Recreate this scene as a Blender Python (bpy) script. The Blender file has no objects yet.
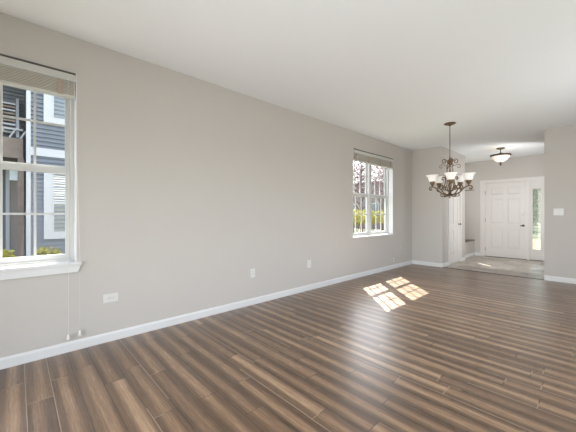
import bpy, bmesh, math, random
from mathutils import Vector, Matrix, Euler
random.seed(7)
S = bpy.context.scene
COL = S.collection
PI = math.pi

# ------------------------------------------------------------------ camera, world, sun, exposure
F_PX = 292.0
YAW = math.atan(314.0 / F_PX)
cam_d = bpy.data.cameras.new('camera')
cam_d.sensor_fit = 'HORIZONTAL'; cam_d.sensor_width = 36.0
cam_d.lens = F_PX / 576.0 * 36.0
cam_d.shift_y = -1.0 / 576.0
cam_d.clip_start = 0.05; cam_d.clip_end = 300
cam = bpy.data.objects.new('camera', cam_d); COL.objects.link(cam)
cam.location = (3.146, 0.0, 1.183)
cam.rotation_euler = (PI / 2, 0, YAW)
S.camera = cam

S.view_settings.view_transform = 'Standard'
S.view_settings.look = 'None'
S.view_settings.gamma = 1.0
S.view_settings.use_curve_mapping = False
S.view_settings.exposure = 0.11

SUN_DIR = Vector((1.0, -0.933, -1.53)).normalized()
W = bpy.data.worlds.new('world'); S.world = W; W.use_nodes = True
wn = W.node_tree.nodes; wl = W.node_tree.links
wn.clear()
wo = wn.new('ShaderNodeOutputWorld'); wb = wn.new('ShaderNodeBackground'); ws = wn.new('ShaderNodeTexSky')
ws.sky_type = 'NISHITA'; ws.sun_disc = False
ws.sun_elevation = math.asin(-SUN_DIR.z)
ws.sun_rotation = math.atan2(-SUN_DIR.x, -SUN_DIR.y)
ws.air_density = 1.0; ws.dust_density = 2.0
wb.inputs['Strength'].default_value = 1.1
whs = wn.new('ShaderNodeHueSaturation'); whs.inputs['Saturation'].default_value = 0.5
wl.new(ws.outputs[0], whs.inputs['Color']); wl.new(whs.outputs[0], wb.inputs[0]); wl.new(wb.outputs[0], wo.inputs[0])

sun_d = bpy.data.lights.new('sun', 'SUN'); sun_d.energy = 25.0; sun_d.angle = 0.004
sun_d.color = (1.0, 0.93, 0.84)
sun = bpy.data.objects.new('sun', sun_d); COL.objects.link(sun)
sun.rotation_euler = SUN_DIR.to_track_quat('-Z', 'Y').to_euler()

def area(name, loc, direction, sx, sy, power, color=(1, 1, 1), spread=PI):
    d = bpy.data.lights.new(name, 'AREA'); d.shape = 'RECTANGLE'; d.size = sx; d.size_y = sy
    d.energy = power; d.color = color; d.spread = spread
    o = bpy.data.objects.new(name, d); COL.objects.link(o)
    o.location = loc
    o.rotation_euler = Vector(direction).to_track_quat('-Z', 'Y').to_euler()
    return o
# fill lamps added out of view to brighten the room, ceiling and foyer
area('back_fill', (2.5, -1.56, 0.95), (0.02, 1, 0.0), 2.4, 1.7, 60, (0.97, 0.98, 1.0), math.radians(118))
area('right_fill', (4.55, 3.9, 1.0), (-1, 0, -0.15), 5.0, 1.6, 29, (0.97, 0.98, 1.0))
area('ceiling_fill', (3.6, 0.5, 1.15), (-1.0, -0.1, 0.9), 0.8, 2.0, 15, (0.94, 0.97, 1.0))
area('ceiling_fill_far', (3.8, 4.6, 1.1), (-1.0, -0.1, 0.9), 0.8, 2.0, 17, (0.94, 0.97, 1.0))
area('foyer_fill', (2.40, 8.3, 1.5), (-0.9, 0.7, -0.02), 1.6, 1.8, 42, (0.97, 0.98, 1.0))  # added foyer fill, no opening in the wall behind it

# ------------------------------------------------------------------ helpers
class MB:
    def __init__(s): s.bm = bmesh.new()
    def box(s, x0, x1, y0, y1, z0, z1, bevel=0.0):
        vs = [s.bm.verts.new(p) for p in ((x0,y0,z0),(x1,y0,z0),(x1,y1,z0),(x0,y1,z0),(x0,y0,z1),(x1,y0,z1),(x1,y1,z1),(x0,y1,z1))]
        fs = [s.bm.faces.new([vs[i] for i in f]) for f in ((0,3,2,1),(4,5,6,7),(0,1,5,4),(1,2,6,5),(2,3,7,6),(3,0,4,7))]
        if bevel > 0:
            es = list({e for f in fs for e in f.edges})
            bmesh.ops.bevel(s.bm, geom=es, offset=bevel, segments=2, profile=0.6, affect='EDGES')
        return s
    def tube(s, pts, r, n=8, closed=False):
        pts = [Vector(p) for p in pts]; N = len(pts)
        rs = r if isinstance(r, (list, tuple)) else [r] * N
        rings = []; prev = None
        for i, p in enumerate(pts):
            t = (pts[min(i+1, N-1)] - pts[max(i-1, 0)])
            t = t.normalized() if t.length > 1e-9 else Vector((0, 0, 1))
            if prev is None:
                a = Vector((0, 0, 1)) if abs(t.z) < 0.9 else Vector((1, 0, 0))
                u = t.cross(a).normalized()
            else:
                u = (prev - t * prev.dot(t))
                u = u.normalized() if u.length > 1e-6 else t.orthogonal().normalized()
            prev = u; v = t.cross(u)
            rings.append([s.bm.verts.new(p + (u * math.cos(2*PI*k/n) + v * math.sin(2*PI*k/n)) * rs[i]) for k in range(n)])
        for a, b in zip(rings, rings[1:]):
            for k in range(n):
                s.bm.faces.new((a[k], a[(k+1) % n], b[(k+1) % n], b[k])).smooth = True
        s.bm.faces.new(rings[0][::-1]); s.bm.faces.new(rings[-1])
        return s
    def lathe(s, prof, n=24, c=(0, 0, 0), cap=True):
        rings = []
        for r, z in prof:
            rings.append([s.bm.verts.new((c[0] + r*math.cos(2*PI*k/n), c[1] + r*math.sin(2*PI*k/n), c[2] + z)) for k in range(n)])
        for a, b in zip(rings, rings[1:]):
            for k in range(n):
                s.bm.faces.new((a[k], a[(k+1) % n], b[(k+1) % n], b[k])).smooth = True
        if cap:
            s.bm.faces.new(rings[0][::-1]); s.bm.faces.new(rings[-1])
        return s
    def prism(s, poly, axis, a, b):
        """extrude a 2-D outline along an axis ('x': poly in y,z; 'y': poly in x,z; 'z': poly in x,y)"""
        def P(u, v, w): return {'x': (w, u, v), 'y': (u, w, v), 'z': (u, v, w)}[axis]
        A = [s.bm.verts.new(P(u, v, a)) for u, v in poly]; B = [s.bm.verts.new(P(u, v, b)) for u, v in poly]
        n = len(poly)
        for k in range(n): s.bm.faces.new((A[k], A[(k+1) % n], B[(k+1) % n], B[k]))
        s.bm.faces.new(A[::-1]); s.bm.faces.new(B)
        return s
    def quad(s, a, b, c, d): s.bm.faces.new([s.bm.verts.new(p) for p in (a, b, c, d)]); return s
    def build(s, name, mat, parent=None, loc=None, normals=True):
        if normals: bmesh.ops.recalc_face_normals(s.bm, faces=s.bm.faces[:])
        me = bpy.data.meshes.new(name); s.bm.to_mesh(me); s.bm.free()
        o = bpy.data.objects.new(name, me); COL.objects.link(o)
        if mat: me.materials.append(mat)
        if parent: o.parent = parent
        if loc: o.location = loc
        return o

def tag(o, label, cat, group=None, kind=None):
    o['label'] = label; o['category'] = cat
    if group: o['group'] = group
    if kind: o['kind'] = kind
    return o
def empty(name, loc=(0, 0, 0), rz=0.0):
    o = bpy.data.objects.new(name, None); COL.objects.link(o); o.location = loc; o.rotation_euler = (0, 0, rz)
    o.empty_display_size = 0.1
    return o
def thing(name, label, cat, loc=(0, 0, 0), rz=0.0, group=None): return tag(empty(name, loc, rz), label, cat, group)
def struct(o): o['kind'] = 'structure'; return o
def copy_tree(o, parent=None):
    c = o.copy(); COL.objects.link(c)
    if parent: c.parent = parent
    for ch in list(o.children): copy_tree(ch, c)
    return c
def spline(pts, per=8):
    pts = [Vector(p) for p in pts]; out = []
    P = [pts[0]*2 - pts[1]] + pts + [pts[-1]*2 - pts[-2]]
    for i in range(1, len(P) - 2):
        for k in range(per):
            t = k / per
            a, b, c, d = P[i-1], P[i], P[i+1], P[i+2]
            out.append(0.5 * ((2*b) + (c - a)*t + (2*a - 5*b + 4*c - d)*t*t + (3*b - a - 3*c + d)*t**3))
    out.append(pts[-1]); return out

# ------------------------------------------------------------------ materials
def base_mat(name, color=(.8, .8, .8), rough=0.5, metal=0.0, spec=0.5):
    m = bpy.data.materials.new(name); m.use_nodes = True
    b = m.node_tree.nodes['Principled BSDF']
    b.inputs['Base Color'].default_value = (*color, 1); b.inputs['Roughness'].default_value = rough
    b.inputs['Metallic'].default_value = metal; b.inputs['Specular IOR Level'].default_value = spec
    return m, m.node_tree.nodes, m.node_tree.links, b
def mat(name, color, rough=0.5, metal=0.0, spec=0.5, var=0.05, scale=40.0, bump=0.0, bscale=None):
    """principled with a small procedural colour variation and an optional bump"""
    m, n, l, b = base_mat(name, color, rough, metal, spec)
    tc = n.new('ShaderNodeTexCoord'); ns = n.new('ShaderNodeTexNoise')
    ns.inputs['Scale'].default_value = scale; ns.inputs['Detail'].default_value = 3
    l.new(tc.outputs['Object'], ns.inputs['Vector'])
    r = n.new('ShaderNodeValToRGB')
    r.color_ramp.elements[0].color = (*[c * (1 - var) for c in color], 1)
    r.color_ramp.elements[1].color = (*[min(1, c * (1 + var)) for c in color], 1)
    l.new(ns.outputs['Fac'], r.inputs['Fac']); l.new(r.outputs['Color'], b.inputs['Base Color'])
    if bump > 0:
        n2 = n.new('ShaderNodeTexNoise'); n2.inputs['Scale'].default_value = bscale or scale; n2.inputs['Detail'].default_value = 4
        l.new(tc.outputs['Object'], n2.inputs['Vector'])
        bp = n.new('ShaderNodeBump'); bp.inputs['Strength'].default_value = bump; bp.inputs['Distance'].default_value = 0.002
        l.new(n2.outputs['Fac'], bp.inputs['Height']); l.new(bp.outputs['Normal'], b.inputs['Normal'])
    return m
def math_node(n, l, op, a, b=None, c=None):
    q = n.new('ShaderNodeMath'); q.operation = op
    for i, v in enumerate((a, b, c)):
        if v is None: continue
        if isinstance(v, (int, float)): q.inputs[i].default_value = v
        else: l.new(v, q.inputs[i])
    return q.outputs[0]

M = {}
M['wall'] = mat('greige_paint', (0.53, 0.499, 0.466), 0.75, spec=0.25, var=0.012, scale=3, bump=0.06, bscale=300)
M['ceiling'] = mat('ceiling_paint', (0.83, 0.845, 0.85), 0.9, spec=0.1, var=0.01, scale=3, bump=0.05, bscale=250)
M['trim'] = mat('white_trim_paint', (0.69, 0.69, 0.685), 0.35, var=0.015, scale=6)
M['vinyl'] = mat('white_vinyl', (0.56, 0.56, 0.55), 0.35, var=0.015, scale=8)
M['door'] = mat('white_door_paint', (0.67, 0.64, 0.61), 0.4, var=0.015, scale=6)
M['plate'] = mat('white_plastic', (0.66, 0.65, 0.62), 0.3, var=0.01)
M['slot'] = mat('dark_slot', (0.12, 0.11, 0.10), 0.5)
M['blind'] = mat('blind_slat', (0.58, 0.545, 0.475), 0.45, var=0.03, scale=15)
M['valance'] = mat('blind_valance', (0.54, 0.53, 0.50), 0.35, var=0.02, scale=15)
M['tape'] = mat('ladder_tape', (0.42, 0.33, 0.26), 0.9, var=0.1, scale=80)
M['cord'] = mat('white_cord', (0.74, 0.72, 0.69), 0.8, var=0.04, scale=120)
M['bronze'] = mat('aged_bronze', (0.19, 0.13, 0.08), 0.36, metal=0.75, var=0.35, scale=30)
M['dark_bronze'] = mat('dark_bronze', (0.085, 0.062, 0.045), 0.4, metal=0.7, var=0.25, scale=40)
M['hinge'] = mat('hinge_metal', (0.25, 0.22, 0.18), 0.4, metal=0.8, var=0.1)
M['cap_wood'] = mat('dark_wood_cap', (0.10, 0.075, 0.055), 0.4, var=0.3, scale=15)
M['bark'] = mat('bark', (0.12, 0.09, 0.07), 0.9, var=0.4, scale=20)

def glass_mat(name, tint=(1, 1, 1), refl=0.06, haze=0.0, haze_col=(.8, .8, .8)):
    m = bpy.data.materials.new(name); m.use_nodes = True; n = m.node_tree.nodes; l = m.node_tree.links; n.clear()
    o = n.new('ShaderNodeOutputMaterial'); t = n.new('ShaderNodeBsdfTransparent'); g = n.new('ShaderNodeBsdfGlossy')
    t.inputs['Color'].default_value = (*tint, 1); g.inputs['Roughness'].default_value = 0.02
    mix = n.new('ShaderNodeMixShader')
    lw_ = n.new('ShaderNodeLayerWeight'); lw_.inputs['Blend'].default_value = 0.5
    fr_ = math_node(n, l, 'MULTIPLY_ADD', math_node(n, l, 'POWER', lw_.outputs['Facing'], 5.0), 0.22, 0.010)
    src = t.outputs[0]
    if haze > 0:
        tr = n.new('ShaderNodeBsdfTranslucent'); tr.inputs['Color'].default_value = (*haze_col, 1)
        df = n.new('ShaderNodeBsdfDiffuse'); df.inputs['Color'].default_value = (*haze_col, 1)
        ad = n.new('ShaderNodeMixShader'); ad.inputs[0].default_value = 0.4
        l.new(tr.outputs[0], ad.inputs[1]); l.new(df.outputs[0], ad.inputs[2])
        mh = n.new('ShaderNodeMixShader'); mh.inputs[0].default_value = haze
        l.new(t.outputs[0], mh.inputs[1]); l.new(ad.outputs[0], mh.inputs[2]); src = mh.outputs[0]
    l.new(fr_, mix.inputs[0]); l.new(src, mix.inputs[1]); l.new(g.outputs[0], mix.inputs[2])
    l.new(mix.outputs[0], o.inputs[0])
    return m
M['glass'] = glass_mat('window_glass', (0.97, 0.98, 0.98))
M['frosted'] = glass_mat('frosted_glass', (0.78, 0.82, 0.79), haze=0.28, haze_col=(0.36, 0.39, 0.35))
M['dark_glass'], _n, _l, _b = base_mat('house_glass', (0.10, 0.12, 0.11), 0.08, spec=0.8)

def emit_glass(name, col, strength, base=(0.85, 0.83, 0.78)):
    m, n, l, b = base_mat(name, base, 0.35)
    tc = n.new('ShaderNodeTexCoord'); ns = n.new('ShaderNodeTexNoise'); ns.inputs['Scale'].default_value = 14; ns.inputs['Detail'].default_value = 4
    ns.inputs['Distortion'].default_value = 1.5
    l.new(tc.outputs['Object'], ns.inputs['Vector'])
    r = n.new('ShaderNodeValToRGB'); r.color_ramp.elements[0].position = 0.3; r.color_ramp.elements[1].position = 0.75
    r.color_ramp.elements[0].color = (*[c * .82 for c in col], 1); r.color_ramp.elements[1].color = (*col, 1)
    l.new(ns.outputs['Fac'], r.inputs['Fac']); l.new(r.outputs['Color'], b.inputs['Emission Color'])
    b.inputs['Emission Strength'].default_value = strength
    return m
M['shade'] = emit_glass('white_glass_shade', (1.0, 0.97, 0.92), 0.22)
M['amber'] = emit_glass('alabaster_glass', (1.0, 0.80, 0.55), 0.36)
M['bulb'] = emit_glass('lit_bulb', (1.0, 0.90, 0.72), 6.0)

def wood_floor():
    m, n, l, b = base_mat('wood_plank_floor', (.2, .13, .09), 0.3, spec=0.5)
    tc = n.new('ShaderNodeTexCoord'); sp = n.new('ShaderNodeSeparateXYZ'); l.new(tc.outputs['Object'], sp.inputs[0])
    X, Y = sp.outputs[0], sp.outputs[1]
    PW, PL = 0.1345, 0.95
    mt = lambda op, a, b_=None, c=None: math_node(n, l, op, a, b_, c)
    yr = mt('DIVIDE', mt('SUBTRACT', Y, 0.045), PW)
    row = mt('FLOOR', yr); fy = mt('FRACT', yr)
    wnr = n.new('ShaderNodeTexWhiteNoise'); wnr.noise_dimensions = '1D'; l.new(row, wnr.inputs['W'])
    wob = mt('MULTIPLY', wnr.outputs['Value'], 7.3)
    plen = mt('ADD', mt('MULTIPLY', wnr.outputs['Value'], 0.5), PL - 0.25)
    xr = mt('DIVIDE', mt('ADD', X, wob), plen)
    colm = mt('FLOOR', xr); fx = mt('FRACT', xr)
    cmb = n.new('ShaderNodeCombineXYZ'); l.new(row, cmb.inputs[0]); l.new(colm, cmb.inputs[1])
    wid = n.new('ShaderNodeTexWhiteNoise'); wid.noise_dimensions = '2D'; l.new(cmb.outputs[0], wid.inputs['Vector'])
    R = wid.outputs['Value']; sc = n.new('ShaderNodeSeparateColor'); l.new(wid.outputs['Color'], sc.inputs[0])
    R2, R3 = sc.outputs[0], sc.outputs[1]
    # slow streaks along the plank
    v1 = n.new('ShaderNodeCombineXYZ'); l.new(mt('ADD', mt('MULTIPLY', X, 0.55), mt('MULTIPLY', R, 40)), v1.inputs[0]); l.new(mt('MULTIPLY', Y, 9.0), v1.inputs[1]); l.new(mt('MULTIPLY', R2, 30), v1.inputs[2])
    n1 = n.new('ShaderNodeTexNoise'); n1.inputs['Scale'].default_value = 1.0; n1.inputs['Detail'].default_value = 2; l.new(v1.outputs[0], n1.inputs['Vector'])
    v2 = n.new('ShaderNodeCombineXYZ'); l.new(mt('ADD', mt('MULTIPLY', X, 3.0), mt('MULTIPLY', R, 60)), v2.inputs[0]); l.new(mt('MULTIPLY', Y, 90.0), v2.inputs[1]); l.new(mt('MULTIPLY', R3, 20), v2.inputs[2])
    n2 = n.new('ShaderNodeTexNoise'); n2.inputs['Scale'].default_value = 1.0; n2.inputs['Detail'].default_value = 4; n2.inputs['Roughness'].default_value = 0.65; l.new(v2.outputs[0], n2.inputs['Vector'])
    # pale heart in the middle of the plank, dark toward its edges: the stain of the boards
    cen = mt('ADD', mt('MULTIPLY', R2, 0.20), 0.40)
    dist = mt('ABSOLUTE', mt('SUBTRACT', fy, cen))
    wav = mt('ADD', dist, mt('MULTIPLY', mt('SUBTRACT', n1.outputs['Fac'], 0.5), 0.34))
    heart = n.new('ShaderNodeMapRange'); heart.interpolation_type = 'SMOOTHSTEP'
    l.new(wav, heart.inputs['Value']); heart.inputs['From Min'].default_value = 0.06; heart.inputs['From Max'].default_value = 0.38
    heart.inputs['To Min'].default_value = 1.0; heart.inputs['To Max'].default_value = 0.0
    hs = mt('MULTIPLY', heart.outputs[0], mt('ADD', mt('MULTIPLY', R3, 0.50), 0.52))
    v3 = n.new('ShaderNodeCombineXYZ'); l.new(mt('ADD', mt('MULTIPLY', X, 14.0), mt('MULTIPLY', R2, 90)), v3.inputs[0]); l.new(mt('MULTIPLY', Y, 260.0), v3.inputs[1])
    n3 = n.new('ShaderNodeTexNoise'); n3.inputs['Scale'].default_value = 1.0; n3.inputs['Detail'].default_value = 3; l.new(v3.outputs[0], n3.inputs['Vector'])
    tone0 = mt('ADD', mt('ADD', mt('MULTIPLY', hs, 0.54), mt('MULTIPLY', mt('SUBTRACT', n2.outputs['Fac'], 0.5), 0.95)), mt('ADD', mt('MULTIPLY', R, 0.22), 0.07))
    tone = mt('ADD', tone0, mt('MULTIPLY', mt('SUBTRACT', n3.outputs['Fac'], 0.5), 0.55))
    cr = n.new('ShaderNodeValToRGB'); e = cr.color_ramp.elements
    e[0].position = 0.0; e[0].color = (0.084, 0.047, 0.026, 1)
    e[1].position = 1.0; e[1].color = (0.51, 0.345, 0.212, 1)
    q = e.new(0.28); q.color = (0.150, 0.090, 0.053, 1)
    q = e.new(0.58); q.color = (0.255, 0.157, 0.091, 1)
    l.new(tone, cr.inputs['Fac'])
    # seams: dark joints, with some pale ones painted in as bevel highlights
    ey = mt('MINIMUM', fy, mt('SUBTRACT', 1.0, fy)); ex = mt('MULTIPLY', mt('MINIMUM', fx, mt('SUBTRACT', 1.0, fx)), mt('DIVIDE', plen, PW))
    edge = mt('MINIMUM', ey, ex)
    seam = n.new('ShaderNodeMapRange'); l.new(edge, seam.inputs['Value']); seam.inputs['From Min'].default_value = 0.007; seam.inputs['From Max'].default_value = 0.024
    mx = n.new('ShaderNodeMixRGB')
    wn2 = n.new('ShaderNodeTexWhiteNoise'); wn2.noise_dimensions = '2D'
    c2 = n.new('ShaderNodeCombineXYZ'); l.new(mt('FLOOR', mt('ADD', yr, 0.5)), c2.inputs[0]); l.new(mt('FLOOR', mt('MULTIPLY', X, 0.8)), c2.inputs[1]); l.new(c2.outputs[0], wn2.inputs['Vector'])
    sr = n.new('ShaderNodeMixRGB'); l.new(mt('GREATER_THAN', wn2.outputs['Value'], 0.74), sr.inputs['Fac'])
    sr.inputs['Color1'].default_value = (0.045, 0.028, 0.017, 1); sr.inputs['Color2'].default_value = (0.33, 0.25, 0.18, 1)
    l.new(sr.outputs[0], mx.inputs['Color1'])
    l.new(seam.outputs[0], mx.inputs['Fac']); l.new(cr.outputs['Color'], mx.inputs['Color2'])
    l.new(mx.outputs['Color'], b.inputs['Base Color'])
    b.inputs['Coat Weight'].default_value = 0.4; b.inputs['Coat Roughness'].default_value = 0.34; b.inputs['Coat IOR'].default_value = 1.55
    rg = mt('ADD', mt('MULTIPLY', n2.outputs['Fac'], 0.14), 0.27); l.new(rg, b.inputs['Roughness'])
    hgt = mt('ADD', mt('MULTIPLY', n2.outputs['Fac'], 0.35), mt('ADD', seam.outputs[0], mt('MULTIPLY', n1.outputs['Fac'], 0.8)))
    bp = n.new('ShaderNodeBump'); bp.inputs['Strength'].default_value = 0.28; bp.inputs['Distance'].default_value = 0.0016
    l.new(hgt, bp.inputs['Height']); l.new(bp.outputs['Normal'], b.inputs['Normal'])
    return m
M['floor'] = wood_floor()

def tile_floor():
    m, n, l, b = base_mat('grey_tile_floor', (.4, .38, .35), 0.35)
    tc = n.new('ShaderNodeTexCoord'); br = n.new('ShaderNodeTexBrick')
    br.inputs['Scale'].default_value = 1.0; br.inputs['Brick Width'].default_value = 0.61; br.inputs['Row Height'].default_value = 0.305
    br.inputs['Mortar Size'].default_value = 0.006; br.inputs['Mortar Smooth'].default_value = 0.2
    br.inputs['Color1'].default_value = (0.36, 0.322, 0.28, 1); br.inputs['Color2'].default_value = (0.55, 0.50, 0.44, 1)
    br.inputs['Mortar'].default_value = (0.15, 0.13, 0.115, 1)
    l.new(tc.outputs['Object'], br.inputs['Vector'])
    ns = n.new('ShaderNodeTexNoise'); ns.inputs['Scale'].default_value = 4; ns.inputs['Detail'].default_value = 6; ns.inputs['Distortion'].default_value = 1.2
    l.new(tc.outputs['Object'], ns.inputs['Vector'])
    r = n.new('ShaderNodeValToRGB'); r.color_ramp.elements[0].position = .3; r.color_ramp.elements[0].color = (.62, .60, .58, 1); r.color_ramp.elements[1].position = .7; r.color_ramp.elements[1].color = (1.1, 1.1, 1.1, 1)
    l.new(ns.outputs['Fac'], r.inputs['Fac'])
    mx = n.new('ShaderNodeMixRGB'); mx.blend_type = 'MULTIPLY'; mx.inputs['Fac'].default_value = 1
    l.new(br.outputs['Color'], mx.inputs['Color1']); l.new(r.outputs['Color'], mx.inputs['Color2']); l.new(mx.outputs['Color'], b.inputs['Base Color'])
    bp = n.new('ShaderNodeBump'); bp.inputs['Strength'].default_value = .4; bp.inputs['Distance'].default_value = .002; bp.invert = True
    l.new(br.outputs['Fac'], bp.inputs['Height']); l.new(bp.outputs['Normal'], b.inputs['Normal'])
    return m
M['tile'] = tile_floor()

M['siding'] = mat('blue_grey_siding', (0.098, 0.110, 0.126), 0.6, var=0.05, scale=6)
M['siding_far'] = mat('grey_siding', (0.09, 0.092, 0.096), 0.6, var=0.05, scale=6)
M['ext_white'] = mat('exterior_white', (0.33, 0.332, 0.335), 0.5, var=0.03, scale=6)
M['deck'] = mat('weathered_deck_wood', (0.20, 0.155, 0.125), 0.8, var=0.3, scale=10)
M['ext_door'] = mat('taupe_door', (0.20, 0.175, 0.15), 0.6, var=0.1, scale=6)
M['lamp_glass'] = mat('porch_lamp_glass', (0.72, 0.80, 0.86), 0.2, var=0.03)
M['brick'] = None
def brick_mat():
    m, n, l, b = base_mat('pink_brick', (.5, .35, .3), 0.8)
    tc = n.new('ShaderNodeTexCoord'); mp = n.new('ShaderNodeMapping'); mp.inputs['Rotation'].default_value = (PI/2, 0, 0)
    l.new(tc.outputs['Object'], mp.inputs[0])
    br = n.new('ShaderNodeTexBrick'); br.inputs['Scale'].default_value = 1; br.inputs['Brick Width'].default_value = .22; br.inputs['Row Height'].default_value = .075
    br.inputs['Mortar Size'].default_value = .008
    br.inputs['Color1'].default_value = (.15, .11, .105, 1); br.inputs['Color2'].default_value = (.19, .15, .145, 1); br.inputs['Mortar'].default_value = (.22, .20, .20, 1)
    l.new(mp.outputs[0], br.inputs['Vector']); l.new(br.outputs['Color'], b.inputs['Base Color'])
    return m
M['brick'] = brick_mat()
M['roof'] = mat('shingle_roof', (0.22, 0.20, 0.20), 0.9, var=0.2, scale=12)
M['lawn'] = mat('lawn', (0.075, 0.088, 0.048), 0.95, var=0.35, scale=3)
M['path'] = mat('concrete_path', (0.22, 0.16, 0.095), 0.9, var=0.08, scale=4)
def leaf_mat(name, c1, c2):
    m, n, l, b = base_mat(name, c1, 0.6)
    tc = n.new('ShaderNodeTexCoord'); ns = n.new('ShaderNodeTexNoise'); ns.inputs['Scale'].default_value = 9; ns.inputs['Detail'].default_value = 2
    l.new(tc.outputs['Object'], ns.inputs['Vector']); r = n.new('ShaderNodeValToRGB')
    r.color_ramp.elements[0].position = .35; r.color_ramp.elements[1].position = .65
    r.color_ramp.elements[0].color = (*c1, 1); r.color_ramp.elements[1].color = (*c2, 1)
    l.new(ns.outputs['Fac'], r.inputs['Fac']); l.new(r.outputs['Color'], b.inputs['Base Color'])
    t = n.new('ShaderNodeBsdfTranslucent'); l.new(r.outputs['Color'], t.inputs['Color'])
    mx = n.new('ShaderNodeMixShader'); mx.inputs[0].default_value = 0.35
    o = n['Material Output']; l.new(b.outputs[0], mx.inputs[1]); l.new(t.outputs[0], mx.inputs[2]); l.new(mx.outputs[0], o.inputs[0])
    return m
M['leaf_yellow'] = leaf_mat('yellow_green_leaf', (0.17, 0.17, 0.022), (0.30, 0.28, 0.05))
M['leaf_green'] = leaf_mat('green_leaf', (0.10, 0.135, 0.075), (0.18, 0.22, 0.12))
M['leaf_red'] = leaf_mat('reddish_bud', (0.075, 0.050, 0.052), (0.13, 0.095, 0.10))

# ------------------------------------------------------------------ the room shell
H = 2.74; GZ = -0.25
RX, BY, DY, FY = 4.6, -1.6, 7.05, 9.86      # right wall, back wall, divider plane, front-door wall
W1 = (-1.12, 0.390); W2 = (4.572, 6.095); WZ = (0.76, 2.425)
W3 = (8.86, 9.61); W3Z = (1.62, 2.50)

struct(MB().box(0, RX, BY, DY, GZ, 0).build('floor', M['floor']))
struct(MB().box(0.0, 2.43, DY, FY, GZ, 0).build('floor_foyer', M['tile']))
struct(MB().box(-0.2, RX + 0.2, BY - 0.2, FY + 0.2, H, H + 0.2).build('ceiling', M['ceiling']))

def wall_x(name, x0, x1, y0, y1, holes, z0=GZ, z1=H, m=None):
    """wall in the plane of y,z with rectangular holes (y0,y1,z0,z1), sorted along y"""
    b = MB(); y = y0
    for (a, c, za, zc) in holes:
        b.box(x0, x1, y, a, z0, z1)
        if za > z0: b.box(x0, x1, a, c, z0, za)
        if zc < z1: b.box(x0, x1, a, c, zc, z1)
        y = c
    b.box(x0, x1, y, y1, z0, z1)
    return struct(b.build(name, m or M['wall']))
def wall_y(name, y0, y1, x0, x1, holes, z0=GZ, z1=H, m=None):
    b = MB(); x = x0
    for (a, c, za, zc) in holes:
        b.box(x, a, y0, y1, z0, z1)
        if za > z0: b.box(a, c, y0, y1, z0, za)
        if zc < z1: b.box(a, c, y0, y1, zc, z1)
        x = c
    b.box(x, x1, y0, y1, z0, z1)
    return struct(b.build(name, m or M['wall']))
CLO = (7.50, 8.29, 0.0, 2.05)               # closet door hole in the return wall
FD = (0.80, 2.17, 0.0, 2.115)               # front door and sidelight hole
PD = (1.0, 3.4, 0.0, 2.1)  # hole for the added patio door
RW = (1.2, 4.6, 0.6, 2.3)  # hole for the added right window
wall_x('wall_left', -0.2, 0.0, BY - 0.2, FY + 0.2, [(*W1, *WZ), (*W2, *WZ), (*W3, *W3Z)])
wall_x('wall_right', RX, RX + 0.2, BY - 0.2, DY + 0.12, [RW])
wall_y('wall_back', BY - 0.2, BY, 0, RX, [PD])
wall_y('wall_front', FY, FY + 0.2, 0, 2.43 + 0.12, [FD])
wall_y('wall_divider', DY, DY + 0.12, 2.43, RX, [], z0=0)
wall_x('wall_foyer_right', 2.43, 2.55, DY + 0.12, FY, [], z0=GZ)
wall_y('wall_jog', DY, DY + 0.11, 0, 0.686, [], z0=0)
wall_x('wall_closet', 0.576, 0.686, DY + 0.11, 8.656, [CLO], z0=0)
wall_y('wall_nook', 8.546, 8.656, 0, 0.576, [], z0=0)

BH, BT = 0.085, 0.014
def base_poly(s=1): return [(0, 0), (s*BT, 0), (s*BT, BH - 0.018), (s*BT*0.55, BH - 0.004), (s*BT*0.4, BH), (0, BH)]
def baseboard_y(name, x, y0, y1, s):         # runs along y, on the wall at x, toward s
    return struct(MB().prism([(x + u, v) for u, v in base_poly(s)], 'y', y0, y1).build(name, M['trim']))
def baseboard_x(name, y, x0, x1, s):
    return struct(MB().prism([(y + u, v) for u, v in base_poly(s)], 'x', x0, x1).build(name, M['trim']))
baseboard_y('baseboard_left', 0, BY, DY, 1)
baseboard_x('baseboard_jog', DY, BT, 0.686 + BT, -1)
baseboard_x('baseboard_divider', DY, 2.43, RX, -1)
baseboard_y('baseboard_right', RX, BY, DY - BT, -1)
baseboard_y('baseboard_closet_near', 0.686, DY, CLO[0] - 0.06, 1)
baseboard_y('baseboard_closet_far', 0.686, CLO[1] + 0.06, 8.656, 1)
baseboard_x('baseboard_front', FY, 0.588 + BT, FD[0] - 0.06, -1)
baseboard_x('baseboard_back', BY, BT, PD[0] - 0.06, 1)
# flat strip where the planks meet the tile
struct(MB().box(0.70, 2.43, DY - 0.02, DY + 0.02, 0.0, 0.006, 0.002).build('trim_1', M['cap_wood']))

# ------------------------------------------------------------------ windows
def sash(root, name, x0, x1, y0, y1, z0, z1, st, bot, top, nx=3, nz=2):
    b = MB()
    b.box(x0, x1, y0, y0 + st, z0, z1).box(x0, x1, y1 - st, y1, z0, z1)
    b.box(x0, x1, y0 + st, y1 - st, z0, z0 + bot).box(x0, x1, y0 + st, y1 - st, z1 - top, z1)
    s = b.build(name, M['vinyl'], root)
    ga, gb, gz0, gz1 = y0 + st, y1 - st, z0 + bot, z1 - top
    xm = (x0 + x1) / 2
    MB().box(xm - .002, xm + .002, ga, gb, gz0, gz1).build('glass_pane', M['glass'], s)
    g = MB(); w = 0.0085
    for i in range(1, nx):
        y = ga + (gb - ga) * i / nx; g.box(xm - .007, xm + .007, y - w, y + w, gz0, gz1)
    for i in range(1, nz):
        z = gz0 + (gz1 - gz0) * i / nz; g.box(xm - .0068, xm + .0068, ga, gb, z - w, z + w)
    g.build('muntin_grid', M['vinyl'], s)
    return s
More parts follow.
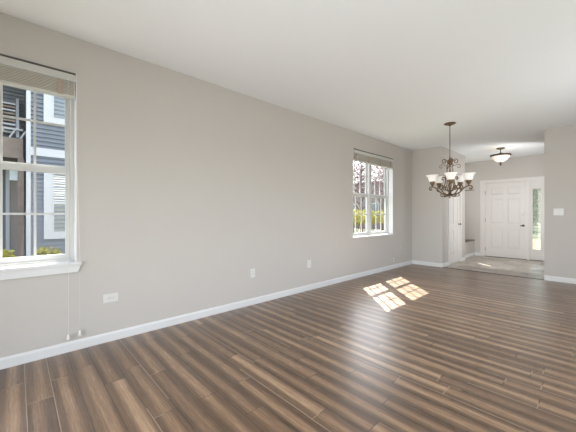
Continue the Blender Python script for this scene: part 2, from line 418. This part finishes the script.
def twin_window(name, ya, yb, za, zb, units=2, stool=True, mz=1.60, f=.040, st=.040, fixed=False):
    root = struct(empty(name))
    fx0, fx1 = -0.19, -0.10
    b = MB()                                  # drywall-return liner boards
    b.box(fx1, 0.0, ya, ya + .008, za, zb).box(fx1, 0.0, yb - .008, yb, za, zb).box(fx1, 0, ya + .008, yb - .008, zb - .008, zb)
    b.build('jamb_liner', M['trim'], root)
    w = (yb - ya) / units
    for k in range(units):
        u0 = ya + k * w; u1 = u0 + w
        b = MB()
        b.box(fx0, fx1, u0, u0 + f, za, zb).box(fx0, fx1, u1 - f, u1, za, zb)
        b.box(fx0, fx1, u0 + f, u1 - f, za, za + .03).box(fx0, fx1, u0 + f, u1 - f, zb - .035, zb)
        b.build('window_frame', M['vinyl'], root)
        if fixed:
            sash(root, 'fixed_sash', -0.18, -0.152, u0 + f, u1 - f, za + .03, zb - .035, st, .04, .04, 1, 1); continue
        sash(root, 'upper_sash', -0.18, -0.152, u0 + f, u1 - f, mz - .035, zb - .035, st, .055, .035)
        sash(root, 'lower_sash', -0.150, -0.122, u0 + f, u1 - f, za + .03, mz, st, .045, .05)
    if stool:
        b = MB(); e = 0.035 if stool is True else 0.0
        b.box(fx1, 0.0, ya + .008, yb - .008, za, za + 0.012)
        b.box(0.0, 0.034 if e else .022, ya - e, yb + e, za - .014, za + .012, .004)
        b.build('window_sill', M['trim'], root)
        c = MB()
        if e: c.prism([(ya - .028, za - .014), (yb + .028, za - .014), (yb + .004, za - .075), (ya - .004, za - .075)], 'x', 0.0, 0.017)
        if e: c.build('apron', M['trim'], root)
    return root
twin_window('window_1', *W1, *WZ, f=.036, st=.032)
twin_window('window_2', *W2, *WZ, stool='thin')
twin_window('window_3', *W3, *W3Z, units=1, stool=False, fixed=True)

# unseen right window and patio door, added to account for the fill lamps
def simple_frame(root, name, box, axis, pos0, pos1, nx):
    a, c, z0, z1 = box; b = MB(); f = .05
    P = (lambda u0, u1, q0, q1, bb=b, p0=pos0, p1=pos1: bb.box(p0, p1, u0, u1, q0, q1)) if axis == 'x' else (lambda u0, u1, q0, q1, bb=b, p0=pos0, p1=pos1: bb.box(u0, u1, p0, p1, q0, q1))
    P(a, a + f, z0, z1); P(c - f, c, z0, z1); P(a + f, c - f, z0, z0 + f); P(a + f, c - f, z1 - f, z1)
    for i in range(1, nx):
        y = a + (c - a) * i / nx; P(y - f/2, y + f/2, z0 + f, z1 - f)
    fr = b.build(name, M['vinyl'], root)
    g = MB(); m = (pos0 + pos1) / 2
    if axis == 'x': g.box(m - .003, m + .003, a + f, c - f, z0 + f, z1 - f)
    else: g.box(a + f, c - f, m - .003, m + .003, z0 + f, z1 - f)
    g.build('glass_pane', M['glass'], fr)
w4 = struct(empty('added_window')); simple_frame(w4, 'window_frame', RW, 'x', RX + .1, RX + .16, 3)
d3 = struct(empty('added_patio_door')); simple_frame(d3, 'door_frame', PD, 'y', BY - .16, BY - .1, 2)

# ------------------------------------------------------------------ blinds
def blind(ya, yb, label, cords):
    loc = (-0.03, (ya + yb) / 2, WZ[1] - 0.004)
    root = thing('window_blind', label, 'blind', loc, group='raised window blinds')
    w = (yb - ya) / 2 - 0.014
    MB().box(-.025, .030, -w, w, -.058, -.012).build('head_rail', M['valance'], root)
    v = MB(); v.prism([(.032, -.078), (.043, -.078), (.043, -.020), (.038, -.016), (.032, -.016)], 'y', -w - .004, w + .004)
    v.build('valance', M['valance'], root)
    MB().box(-.025, .0425, -w - .004, w + .004, -.0118, -.001).build('gap_shade_strip', M['slot'], root)  # dark strip stands in for the shadow gap above the blind
    s = MB(); z = -.082
    while z > -.196:
        s.prism([(-.024, z), (.026, z + .0015), (.026, z - .0050), (-.024, z - .0065)], 'y', -w, w); z -= .0125
    s.build('slat_stack', M['blind'], root)
    MB().box(-.026, .028, -w, w, -.217, -.199, .003).build('bottom_rail', M['valance'], root)
    for t in (-.86, -.30, .30, .86):
        MB().box(.0282, .0295, t*w - .017, t*w + .017, -.205, -.080).build('ladder_tape', M['tape'], root)
    for (cy, top_y, zb_) in cords:             # pull cords hang over the front of the sill
        y0 = top_y - loc[1]; y1 = cy - loc[1]
        sill = WZ[0] - loc[2]
        pts = spline([(.049, y0, -.06), (.056, y0 + (y1 - y0) * .3, -.5), (.066, y1, sill + .10), (.072, y1, sill), (.068, y1, sill - .15), (.062, y1, zb_ - loc[2])], 5)
        c = MB().tube(pts, .0012, 6).build('pull_cord', M['cord'], root)
        e = pts[-1]
        MB().lathe([(.002, 0.012), (.007, 0.006), (.012, -.022), (.012, -.034), (.009, -.038)], 12, (e.x, e.y, e.z)).build('tassel', M['cord'], c)
    return root
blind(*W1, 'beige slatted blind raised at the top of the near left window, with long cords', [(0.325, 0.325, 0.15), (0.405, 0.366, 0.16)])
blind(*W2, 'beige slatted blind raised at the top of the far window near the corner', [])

# ------------------------------------------------------------------ doors
def panel_door(root, w, h, t, cols, rows, name='door_leaf', margin=.11):
    """leaf in x (0..w), y (0 = room face, +t behind), z; raised panels set in recessed fields"""
    b = MB(); b.box(0, w, .012, t - .012, 0, h)
    xs = []; n = len(cols)
    edges_x = [0] + [v for c in cols for v in c] + [w]
    edges_z = [0] + [v for r in rows for v in r] + [h]
    for i in range(0, len(edges_x), 2): b.box(edges_x[i], edges_x[i+1], 0, .012, 0, h)
    for c in cols:
        for i in range(0, len(edges_z), 2): b.box(c[0], c[1], 0, .012, edges_z[i], edges_z[i+1])
    leaf = b.build(name, M['door'], root)
    for c in cols:
        for r in rows:
            p = MB(); i = .022; o = .0095
            x0, x1, z0, z1 = c[0] + .010, c[1] - .010, r[0] + .010, r[1] - .010
            A = [(x0, .012, z0), (x1, .012, z0), (x1, .012, z1), (x0, .012, z1)]
            B = [(x0 + i, .012 - o, z0 + i), (x1 - i, .012 - o, z0 + i), (x1 - i, .012 - o, z1 - i), (x0 + i, .012 - o, z1 - i)]
            va = [p.bm.verts.new(q) for q in A]; vb = [p.bm.verts.new(q) for q in B]
            for k in range(4): p.bm.faces.new((va[k], va[(k+1) % 4], vb[(k+1) % 4], vb[k]))
            p.bm.faces.new(vb); p.bm.faces.new(va[::-1])
            p.build('raised_panel', M['door'], leaf)
    return leaf
# front door: door_1
d1 = struct(empty('door_1', (0, FY, 0)))
lw, lh = 0.925, 2.075
leaf = panel_door(d1, lw, lh, .045, [(.125, .415), (.51, .80)], [(.245, .80), (.935, 1.62), (1.735, 1.945)])
leaf.location = (0.862, 0.03, 0.012)
h = MB(); zz = .90
h.lathe([(.030, 0), (.030, .006), (.012, .010), (.011, .030)], 16)
o = h.build('door_handle', M['dark_bronze'], leaf, (lw - .07, 0, zz - .012)); o.rotation_euler = (PI/2, 0, 0)
MB().tube([(0, -.036, 0), (-.012, -.050, 0), (-.06, -.052, -.003)], [.016, .014, .010], 8).build('lever', M['dark_bronze'], o).matrix_local = Matrix.Rotation(-PI/2, 4, 'X')
o = MB().lathe([(.028, 0), (.028, .012), (.02, .020)], 16).build('deadbolt', M['plate'], leaf, (lw - .07, 0, 1.205)); o.rotation_euler = (PI/2, 0, 0)
for z in (.20, 1.03, 1.81):
    MB().tube([(-.006, -.012, z - .05), (-.006, -.012, z + .05)], .009, 8).build('hinge', M['hinge'], leaf)
b = MB()                                       # frame between leaf and sidelight
b.box(0.80, 0.855, 0, .2, 0, 2.115).box(1.795, 1.855, -.012, .2, 0, 2.115).box(2.13, 2.17, 0, .2, 0, 2.115)
b.box(.855, 1.795, 0, .2, 2.09, 2.115).box(1.855, 2.13, 0, .2, 2.09, 2.115)
b.build('door_frame', M['door'], d1)
b = MB(); b.box(0.742, .80, -.016, 0, 0, 2.173).box(2.17, 2.228, -.016, 0, 0, 2.173).box(.80, 2.17, -.016, 0, 2.115, 2.173)
b.build('door_casing', M['door'], d1)
MB().box(.855, 2.13, -.01, .2, 0, .012).build('threshold', M['dark_bronze'], d1)
sl = MB()                                      # sidelight panel around its glass
gx0, gx1, gz0, gz1 = 1.905, 2.075, .275, 1.87
sl.box(1.855, gx0, .02, .07, .012, 2.09).box(gx1, 2.13, .02, .07, .012, 2.09).box(gx0, gx1, .02, .07, .012, gz0).box(gx0, gx1, .02, .07, gz1, 2.09)
sl = sl.build('sidelight', M['door'], d1)
r = MB(); q = .020
r.box(gx0 - q, gx0 + .006, .008, .02, gz0 - q, gz1 + q).box(gx1 - .006, gx1 + q, .008, .02, gz0 - q, gz1 + q).box(gx0 + .006, gx1 - .006, .008, .02, gz0 - q, gz0 + .006).box(gx0 + .006, gx1 - .006, .008, .02, gz1 - .006, gz1 + q)
r.build('glass_bead', M['door'], sl)
MB().box(gx0, gx1, .040, .048, gz0, gz1).build('glass_pane', M['frosted'], sl)
r = MB()
for i in range(1, 5):
    z = gz0 + (gz1 - gz0) * i / 5; r.box(gx0, gx1, .034, .040, z - .006, z + .006)
r.build('came', M['hinge'], sl)

# closet door: door_2 (in the return wall, faces +x)
d2 = struct(empty('door_2', (0.686, 0, 0)))
cw = CLO[1] - CLO[0] - .04
leaf2 = panel_door(d2, cw, 2.02, .035, [(.11, cw/2 - .045), (cw/2 + .045, cw - .11)], [(.22, .82), (.96, 1.60), (1.70, 1.90)])
leaf2.matrix_local = Matrix.Translation((-.015, CLO[0] + .02, .008)) @ Matrix.Rotation(PI/2, 4, 'Z')
k = MB().lathe([(.028, 0), (.028, .005), (.010, .009), (.010, .028), (.024, .036), (.027, .050), (.018, .062)], 16).build('door_handle', M['hinge'], leaf2, (cw - .06, 0, .945)); k.rotation_euler = (PI/2, 0, 0)
for z in (.20, 1.02, 1.80): MB().tube([(-.006, -.006, z - .045), (-.006, -.006, z + .045)], .008, 8).build('hinge', M['hinge'], leaf2)
b = MB(); b.box(-.11, 0, CLO[0], CLO[0] + .018, 0, CLO[3]).box(-.11, 0, CLO[1] - .018, CLO[1], 0, CLO[3]).box(-.11, 0, CLO[0] + .018, CLO[1] - .018, CLO[3] - .02, CLO[3])
b.build('door_frame', M['door'], d2)
b = MB(); b.box(0, .016, CLO[0] - .057, CLO[0], 0, CLO[3] + .057).box(0, .016, CLO[1], CLO[1] + .057, 0, CLO[3] + .057).box(0, .016, CLO[0], CLO[1], CLO[3], CLO[3] + .057)
b.build('door_casing', M['door'], d2)

# ------------------------------------------------------------------ foyer nook: low boxed ledge and rail
led = thing('entry_ledge', 'low boxed ledge with a dark wooden top, left of the front door', 'ledge', (0.0, 8.656, 0))
MB().box(0.002, .588, .002, FY - 8.656 - .002, 0, .43).build('ledge_box', M['wall'], led)
MB().box(0.002, .606, .002, FY - 8.656 - .002, .43, .458, .004).build('wooden_top', M['cap_wood'], led)
MB().prism([(.588 + u, v) for u, v in base_poly(1)], 'y', .002, FY - 8.656 - BT).build('baseboard', M['trim'], led)
rk = thing('wall_rail', 'thin dark rail high on the wall left of the front door', 'rail', (.10, FY, 1.916))
MB().box(0, .49, -.016, 0, -.011, .011, .003).build('rail_bar', M['hinge'], rk)
for i in range(4): MB().tube([(.06 + .12*i, -.016, -.002), (.06 + .12*i, -.035, .0)], .005, 6).build('peg', M['hinge'], rk)

# ------------------------------------------------------------------ outlets and switch
def outlet(label, loc, rot_y=0.0, horizontal=False, group=None, w=.072, hh=.116, sockets=2):
    root = thing('wall_outlet', label, 'outlet', loc)
    if horizontal: w, hh = hh, w
    MB().box(0, .006, -w/2, w/2, -hh/2, hh/2, .002).build('cover_plate', M['plate'], root)
    for s in (-1, 1):
        off = .0195 * s
        c = MB(); cy, cz = (off, 0) if horizontal else (0, off)
        c.box(.006, .008, cy - .015, cy + .015, cz - .014, cz + .014, .0008)
        rc = c.build('socket', M['plate'], root)
        p = MB()
        for (a, b_) in ((-.006, .004), (.006, .004)):
            if horizontal: p.box(.0078, .0085, cy + b_ - .004, cy + b_ + .004, cz + a - .0012, cz + a + .0012)
            else: p.box(.0078, .0085, cy + a - .0012, cy + a + .0012, cz + b_ - .004, cz + b_ + .004)
        p.build('slot', M['slot'], rc)
    MB().lathe([(.003, 0), (.003, .0012)], 8).build('screw', M['hinge'], root, (.006, 0, 0)).rotation_euler = (0, PI/2, 0)
    return root
outlet('white double outlet set sideways on the left wall below the near window', (0, .648, .405), horizontal=True, w=.078, hh=.125)
outlet('white upright outlet on the left wall midway between the two windows', (0, 2.285, .415))
o = outlet('white upright outlet on the left wall left of the far window', (0, 3.375, .41), w=.085)
o = outlet('faint wall-coloured outlet between the far window and the corner', (0, 6.45, .43))
for ch in o.children:
    if ch.name.startswith('cover'): ch.data.materials[0] = M['wall']
cp = thing('cable_plate', 'small white cable plate just above the baseboard below the far window', 'wall plate', (0, 6.115, .187))
MB().box(0, .005, -.03, .03, -.045, .045, .002).build('cover_plate', M['plate'], cp)
MB().lathe([(.005, 0), (.005, .012)], 10).build('jack', M['hinge'], cp, (.005, 0, 0)).rotation_euler = (0, PI/2, 0)

sw = thing('light_switch', 'white double light switch on the wall right of the foyer opening', 'switch', (2.619, DY, 1.237))
MB().box(-.066, .066, -.006, 0, -.060, .060, .002).build('cover_plate', M['plate'], sw)
for s in (-1, 1):
    MB().prism([(-.006, -.034), (-.011, -.034), (-.007, .034), (-.006, .034)], 'x', s*.030 - .017, s*.030 + .017).build('rocker', M['plate'], sw)

# ------------------------------------------------------------------ chandelier
CX, CY = 1.384, 5.40
ch = thing('chandelier', 'bronze scrolled chandelier with five white bell shades hanging by the far window', 'chandelier', (CX, CY, H))
TZ = lambda z: z - H                            # room height to local
MB().lathe([(.092, 0), (.092, -.006), (.070, -.020), (.030, -.030), (.012, -.045)], 24).build('canopy', M['bronze'], ch)
MB().tube([(0, 0, -.04), (0, 0, TZ(2.16))], .006, 8).build('rod', M['bronze'], ch)
col = MB().lathe([(.004, TZ(2.18)), (.014, TZ(2.165)), (.008, TZ(2.145)), (.022, TZ(2.13)), (.030, TZ(2.10)), (.026, TZ(2.065)), (.010, TZ(2.04)), (.008, TZ(1.95)), (.016, TZ(1.93)), (.008, TZ(1.90)),
                  (.009, TZ(1.78)), (.020, TZ(1.75)), (.030, TZ(1.70)), (.022, TZ(1.64)), (.012, TZ(1.60)), (.024, TZ(1.57)), (.028, TZ(1.55)), (.012, TZ(1.52)), (.006, TZ(1.50)), (.012, TZ(1.485)), (.003, TZ(1.465))], 16).build('column', M['bronze'], ch)
def spiral(cx, cz, r0, r1, a0, turns, n=14):
    return [(cx + (r0 + (r1 - r0)*i/n) * math.cos(a0 + 2*PI*turns*i/n), cz + (r0 + (r1 - r0)*i/n) * math.sin(a0 + 2*PI*turns*i/n)) for i in range(n + 1)]
def radial(pts, ang): return [(x * math.cos(ang), x * math.sin(ang), z) for x, z in pts]
# leaf crown of small scrolls
for k in range(4):
    a = 2*PI*k/4 + .62
    p = [(.020, TZ(2.04))] + [(.05, TZ(2.11)), (.085, TZ(2.135))] + spiral(.088, TZ(2.095), .038, .014, PI*.35, -.95, 10)
    m_ = MB().tube(spline(radial(p, a), 3), .0072, 6)
    p = [(.018, TZ(2.06)), (.06, TZ(2.02)), (.095, TZ(2.035)), (.13, TZ(2.045))] + spiral(.135, TZ(2.005), .032, .012, PI*.4, -.8, 8)
    m_.tube(spline(radial(p, a), 3), .005, 6)
    p = [(.012, TZ(2.02)), (.05, TZ(1.985)), (.062, TZ(1.93)), (.045, TZ(1.86)), (.018, TZ(1.80))]
    m_.tube(spline(radial(p, a + .4), 4), .0045, 6)
    m_.build('crown_scroll', M['bronze'], ch)
view = math.atan2(-CY, 3.146 - CX)              # one arm points at the camera
AR = .280                                       # radius of the ring of shades
for k in range(5):
    a = view + 0.04 + 2*PI*k/5
    p = [(.018, TZ(1.535)), (.075, TZ(1.530)), (.15, TZ(1.565)), (.205, TZ(1.625)), (.250, TZ(1.655)), (AR, TZ(1.665))] + [(x, TZ(z)) for x, z in ((.312, 1.660), (.328, 1.640), (.325, 1.617), (.306, 1.608), (.292, 1.622), (.300, 1.636))]
    m_ = MB().tube(spline(radial(p, a), 4), .0105, 7)
    p = [(.205, TZ(1.625)), (.185, TZ(1.665))] + spiral(.140, TZ(1.650), .050, .014, PI*.12, 1.2, 14)
    m_.tube(spline(radial(p, a), 3), .0095, 6)
    p = [(.020, TZ(1.585)), (.065, TZ(1.620)), (.082, TZ(1.690)), (.066, TZ(1.760)), (.072, TZ(1.815)), (.105, TZ(1.835)), (.125, TZ(1.808)), (.110, TZ(1.788)), (.098, TZ(1.802))]
    m_.tube(spline(radial(p, a + .63), 4), .0088, 6)
    p = [(.018, TZ(1.520)), (.06, TZ(1.497)), (.105, TZ(1.503))] + spiral(.122, TZ(1.530), .028, .010, -PI*.4, .85, 8)
    m_.tube(spline(radial(p, a + .63), 3), .008, 6)
    arm = m_.build('arm', M['bronze'], ch)
    sx, sy = AR*math.cos(a), AR*math.sin(a)
    MB().lathe([(.006, TZ(1.655)), (.014, TZ(1.668)), (.012, TZ(1.680)), (.026, TZ(1.700)), (.040, TZ(1.735)), (.044, TZ(1.757)), (.038, TZ(1.757)), (.018, TZ(1.715))], 16, (sx, sy, 0)).build('shade_holder', M['bronze'], arm)
    prof = [(.034, 1.750), (.050, 1.757), (.058, 1.775), (.064, 1.800), (.072, 1.825), (.084, 1.847), (.099, 1.860), (.099, 1.864), (.082, 1.852), (.069, 1.828), (.060, 1.801), (.054, 1.777), (.047, 1.761), (.032, 1.756)]
    MB().lathe([(r_, TZ(z_)) for r_, z_ in prof], 24, (sx, sy, 0), cap=False).build('bell_shade', M['shade'], arm)
    MB().lathe([(.010, TZ(1.755)), (.012, TZ(1.775)), (.022, TZ(1.795)), (.025, TZ(1.812)), (.017, TZ(1.832)), (.004, TZ(1.838))], 12, (sx, sy, 0)).build('bulb', M['bulb'], arm)

# ------------------------------------------------------------------ semi-flush foyer light
FX, FYY = 1.54, 8.24
fl = thing('ceiling_light', 'bronze semi-flush ceiling light with an alabaster glass bowl in the foyer', 'ceiling light', (FX, FYY, H))
MB().lathe([(.088, 0), (.088, -.010), (.070, -.026), (.022, -.034), (.015, -.042)], 24).build('canopy', M['dark_bronze'], fl)
MB().tube([(0, 0, -.03), (0, 0, -.34)], .009, 8).build('stem', M['dark_bronze'], fl)
MB().lathe([(.184, -.118), (.202, -.112), (.206, -.128), (.196, -.150), (.178, -.150)], 40, cap=False).build('rim', M['dark_bronze'], fl, (0, 0, -.045))
for k in range(3):
    a = 2*PI*k/3 + .4
    MB().tube([(.012*math.cos(a), .012*math.sin(a), -.065), (.10*math.cos(a), .10*math.sin(a), -.10), (.19*math.cos(a), .19*math.sin(a), -.125)], .006, 6).build('support_arm', M['dark_bronze'], fl, (0, 0, -.045))
MB().lathe([(.188, -.142), (.160, -.185), (.120, -.238), (.080, -.270), (.030, -.286), (.012, -.288), (.012, -.282), (.078, -.264), (.116, -.233), (.154, -.182), (.181, -.142)], 40, cap=False).build('glass_bowl', M['amber'], fl, (0, 0, -.045))
MB().lathe([(.012, -.278), (.034, -.288), (.036, -.296), (.014, -.306), (.020, -.330), (.020, -.352), (.006, -.366)], 16).build('finial', M['dark_bronze'], fl, (0, 0, -.045))
pl = bpy.data.lights.new('foyer_glow', 'POINT'); pl.energy = 1.0; pl.color = (1, .90, .76); pl.shadow_soft_size = .05
po = bpy.data.objects.new('foyer_glow', pl); COL.objects.link(po); po.location = (FX, FYY, H - .25)

# ------------------------------------------------------------------ outside
gnd = MB().box(-70, 70, -70, 90, GZ - .5, GZ - .002).build('ground', M['lawn']); struct(gnd)
pt = MB().box(-8, 9, 13.0, 22.0, GZ - .002, GZ + .01).build('path', M['path']); struct(pt)

def siding_x(x, y0, y1, z0, z1, lap=.10, proud=.034):
    """clapboard face looking toward +x"""
    b = MB(); z = z0
    while z < z1 - 1e-6:
        t = min(z + lap, z1)
        b.prism([(x - .02, z), (x + proud, z), (x + .002, t), (x - .02, t)], 'y', y0, y1); z = t
    return b
nh = thing('neighbour_house', 'blue-grey clapboard house with white trim seen through the near left window', 'house', (-6.0, 0.2, GZ))
NB = lambda y: y - .2
top = 6.2
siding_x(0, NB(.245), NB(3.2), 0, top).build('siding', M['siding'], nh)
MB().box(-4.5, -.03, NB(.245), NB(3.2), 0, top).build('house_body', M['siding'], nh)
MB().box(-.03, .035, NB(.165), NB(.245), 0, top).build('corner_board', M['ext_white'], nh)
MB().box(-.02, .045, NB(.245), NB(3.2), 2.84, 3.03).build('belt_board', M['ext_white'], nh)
def house_window(y0, y1, z0, z1, tw=.165):
    b = MB(); z0 -= GZ; z1 -= GZ; y0 = NB(y0); y1 = NB(y1)
    b.box(.0, .06, y0, y0 + tw, z0, z1).box(0, .06, y1 - tw, y1, z0, z1).box(0, .06, y0 + tw, y1 - tw, z0, z0 + .18).box(0, .06, y0 + tw, y1 - tw, z1 - .18, z1)
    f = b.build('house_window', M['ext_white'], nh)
    a, c, q0, q1 = y0 + tw, y1 - tw, z0 + .18, z1 - .18
    MB().box(.002, .022, a, c, q0, q1).build('pane', M['dark_glass'], f)
    s = MB(); mz = (q0 + q1) / 2
    s.box(.022, .045, a, c, mz - .03, mz + .03).box(.022, .04, a, a + .03, q0, q1).box(.022, .04, c - .03, c, q0, q1)
    s.build('meeting_rail', M['ext_white'], f)
    bl = MB(); z = mz + .05
    while z < q1 - .02:
        bl.box(.0222, .030, a + .03, c - .03, z, z + .035); z += .06
    bl.build('louvre_blind', M['valance'], f)
house_window(.480, 1.60, .60, 2.36)
house_window(.475, 1.60, 3.38, 5.2)
# recessed porch side of the same house
siding_x(-2.2, NB(-4.5), NB(.165), 0, top).build('recessed_siding', M['siding_far'], nh)
MB().box(-4.5, -2.23, NB(-4.5), NB(.245), 0, top).build('recessed_body', M['siding_far'], nh)
MB().prism([(NB(-4.8), top), (NB(3.5), top), (NB(3.5), top + .25), (NB(-4.8), top + .25)], 'x', -4.8, .45).build('eave', M['ext_white'], nh)
pdoor = MB().box(-2.19, -2.14, NB(-.14), NB(.10), .25, 2.7).build('porch_door', M['ext_door'], nh)
MB().box(-2.19, -2.12, NB(-.22), NB(-.14), .1, 2.85).build('door_post', M['ext_white'], nh)
pl_ = MB().box(-2.19, -2.06, NB(-.14), NB(.08), 2.40, 2.72, .02).build('porch_lamp', M['lamp_glass'], nh)
# outdoor stair in front of the recess, above the porch
st = thing('outdoor_stair', 'brown wooden outdoor stair with white treads and railing seen in the near left window', 'stair', (-7.4, -.9, GZ))
MB().box(-.55, .55, -.9, 1.02, 2.86, 3.02).build('landing', M['deck'], st)
MB().box(.50, .55, -.9, 1.02, 3.02, 3.36).build('landing_edge', M['deck'], st)
for sy in (.30, .92):
    MB().prism([(-.9, 4.85), (-.9, 4.60), (.45, 3.40), (.45, 3.65)], 'y', sy - .03, sy + .03).build('stringer', M['ext_white'], st)
for i in range(9):
    x = .40 - i * .13; z = 3.50 + i * .125
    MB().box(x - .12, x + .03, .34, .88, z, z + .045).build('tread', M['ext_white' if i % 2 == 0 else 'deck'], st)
for i in range(10):
    y = -.85 + .20 * i
    MB().prism([(y, 3.36), (y + .04, 3.36), (y + .14, 3.56), (y + .10, 3.56)], 'x', .505, .535).build('baluster', M['ext_white'], st)
MB().box(.49, .55, -.9, 1.02, 3.56, 3.60).build('hand_rail', M['ext_white'], st)
for y in (-.85, .98):
    MB().box(.42, .54, y - .06, y + .06, 0, 2.86).build('post', M['ext_white' if y < 0 else 'deck'], st)

def leaves(n, rad, cz, size, squash=(1, 1, 1)):
    b = MB()
    for i in range(n):
        while True:
            p = Vector((random.uniform(-1, 1), random.uniform(-1, 1), random.uniform(-1, 1)))
            if p.length <= 1: break
        p = p * (0.55 + .45 * random.random()) if p.length < .5 else p
        c = Vector((p.x * rad * squash[0], p.y * rad * squash[1], cz + p.z * rad * squash[2]))
        e = Euler((random.uniform(0, 6.3), random.uniform(0, 6.3), random.uniform(0, 6.3))).to_matrix()
        s = size * random.uniform(.7, 1.3)
        q = [c + e @ Vector(v) for v in ((-s, 0, 0), (0, -s*.5, s*.12), (s, 0, 0), (0, s*.5, s*.12))]
        b.bm.faces.new([b.bm.verts.new(v) for v in q])
    return b
def shrub(loc, h, r, m, label, n=900, size=.05, group=None, name='leafy_shrub'):
    root = thing(name, label, 'shrub', loc, random.uniform(0, 6), group)
    leaves(n, r, h - r*.8, size, (1, 1, .8)).build('foliage', m, root, normals=False)
    b = MB()
    for k in range(7):
        a = 2*PI*k/7; b.tube([(0.02*math.cos(a), .02*math.sin(a), 0), (r*.35*math.cos(a), r*.35*math.sin(a), h*.5), (r*.6*math.cos(a), r*.6*math.sin(a), h*.85)], [.02, .014, .006], 5)
    b.build('stems', M['bark'], root)
def tree(loc, h, cr, m, label, n=1400, size=.09, group=None, tr=.10):
    root = thing('tree', label, 'tree', loc, random.uniform(0, 6), group)
    b = MB(); b.tube([(0, 0, 0), (.04, .02, h*.3), (-.03, .05, h*.6), (0, 0, h*.95)], [tr, tr*.8, tr*.5, tr*.12], 8)
    for k in range(16):
        z = h * (.22 + .65 * k / 16); a = k * 2.4; L = cr * (1 - .5 * k / 16)
        b.tube([(0, 0, z), (L*.5*math.cos(a), L*.5*math.sin(a), z + L*.35), (L*math.cos(a + .2), L*math.sin(a + .2), z + L*.8)], [tr*.35, tr*.22, tr*.06], 5)
    b.build('trunk', M['bark'], root)
    leaves(n, cr, h*.68, size, (1, 1, 1.15)).build('crown', m, root, normals=False)
# low yellow-green shrubs under the near window
for i, (x, y, hh) in enumerate([(-3.4, -.20, .90), (-2.9, .10, .70), (-3.5, .40, .88), (-3.4, -.72, .95)]):
    shrub((x, y, GZ), hh, .20, M['leaf_yellow'], ['yellow-green shrub at the left edge of the near window view', 'lowest yellow-green shrub in the near window view', 'yellow-green shrub in front of the blue-grey siding', 'yellow-green shrub beyond the left edge of the near window'][i], 260, .045, 'yellow shrubs below the near window')
# hedge, trees and brick house beyond the far window
for i in range(7):
    t = i / 6
    shrub((-5.2 - 1.2*t, 11.4 + 7.4*t, GZ), 1.72, .52, M['leaf_yellow'], 'bright yellow-green shrub in the hedge beyond the far window', 520, .06, 'hedge beyond the far window', 'hedge_shrub')
for i, (x, y, hh, cr, tr) in enumerate([(-7.6, 16.6, 6.0, 1.5, .12), (-11.0, 25.5, 7, 1.9, .15), (-7.4, 20.6, 6, 1.5, .12), (-11.6, 20.8, 7, 1.9, .15)]):
    tree((x, y, GZ), hh, cr, M['leaf_red'], 'thin tree with reddish buds beyond the far window', 700, .09, 'trees beyond the far window', tr)
bh = thing('brick_house', 'pinkish brick house standing far behind the trees outside the far window', 'house', (-14, 30, GZ))
MB().box(-9, 8, 0, 8, 0, 5.2).build('brick_wall', M['brick'], bh)
MB().prism([(-.6, 5.2), (8.6, 5.2), (4, 8.2)], 'x', -9.5, 8.5).build('roof', M['roof'], bh)
for i in range(5):
    x = -7.5 + 3.2*i
    f = MB().box(x, x + 1.1, -.05, .0, 1.2, 2.8).build('house_window', M['ext_white'], bh)
    MB().box(x + .1, x + 1.0, -.06, -.05, 1.3, 2.7).build('pane', M['dark_glass'], f)
for i, (x, y) in enumerate([(-1.2, 34), (-2.6, 43), (4.5, 38)]):
    tree((x, y, GZ), 4.6, 2.3, M['leaf_green'], 'green tree far across the street beyond the front door', 4000, .20, 'trees across the street', .16)
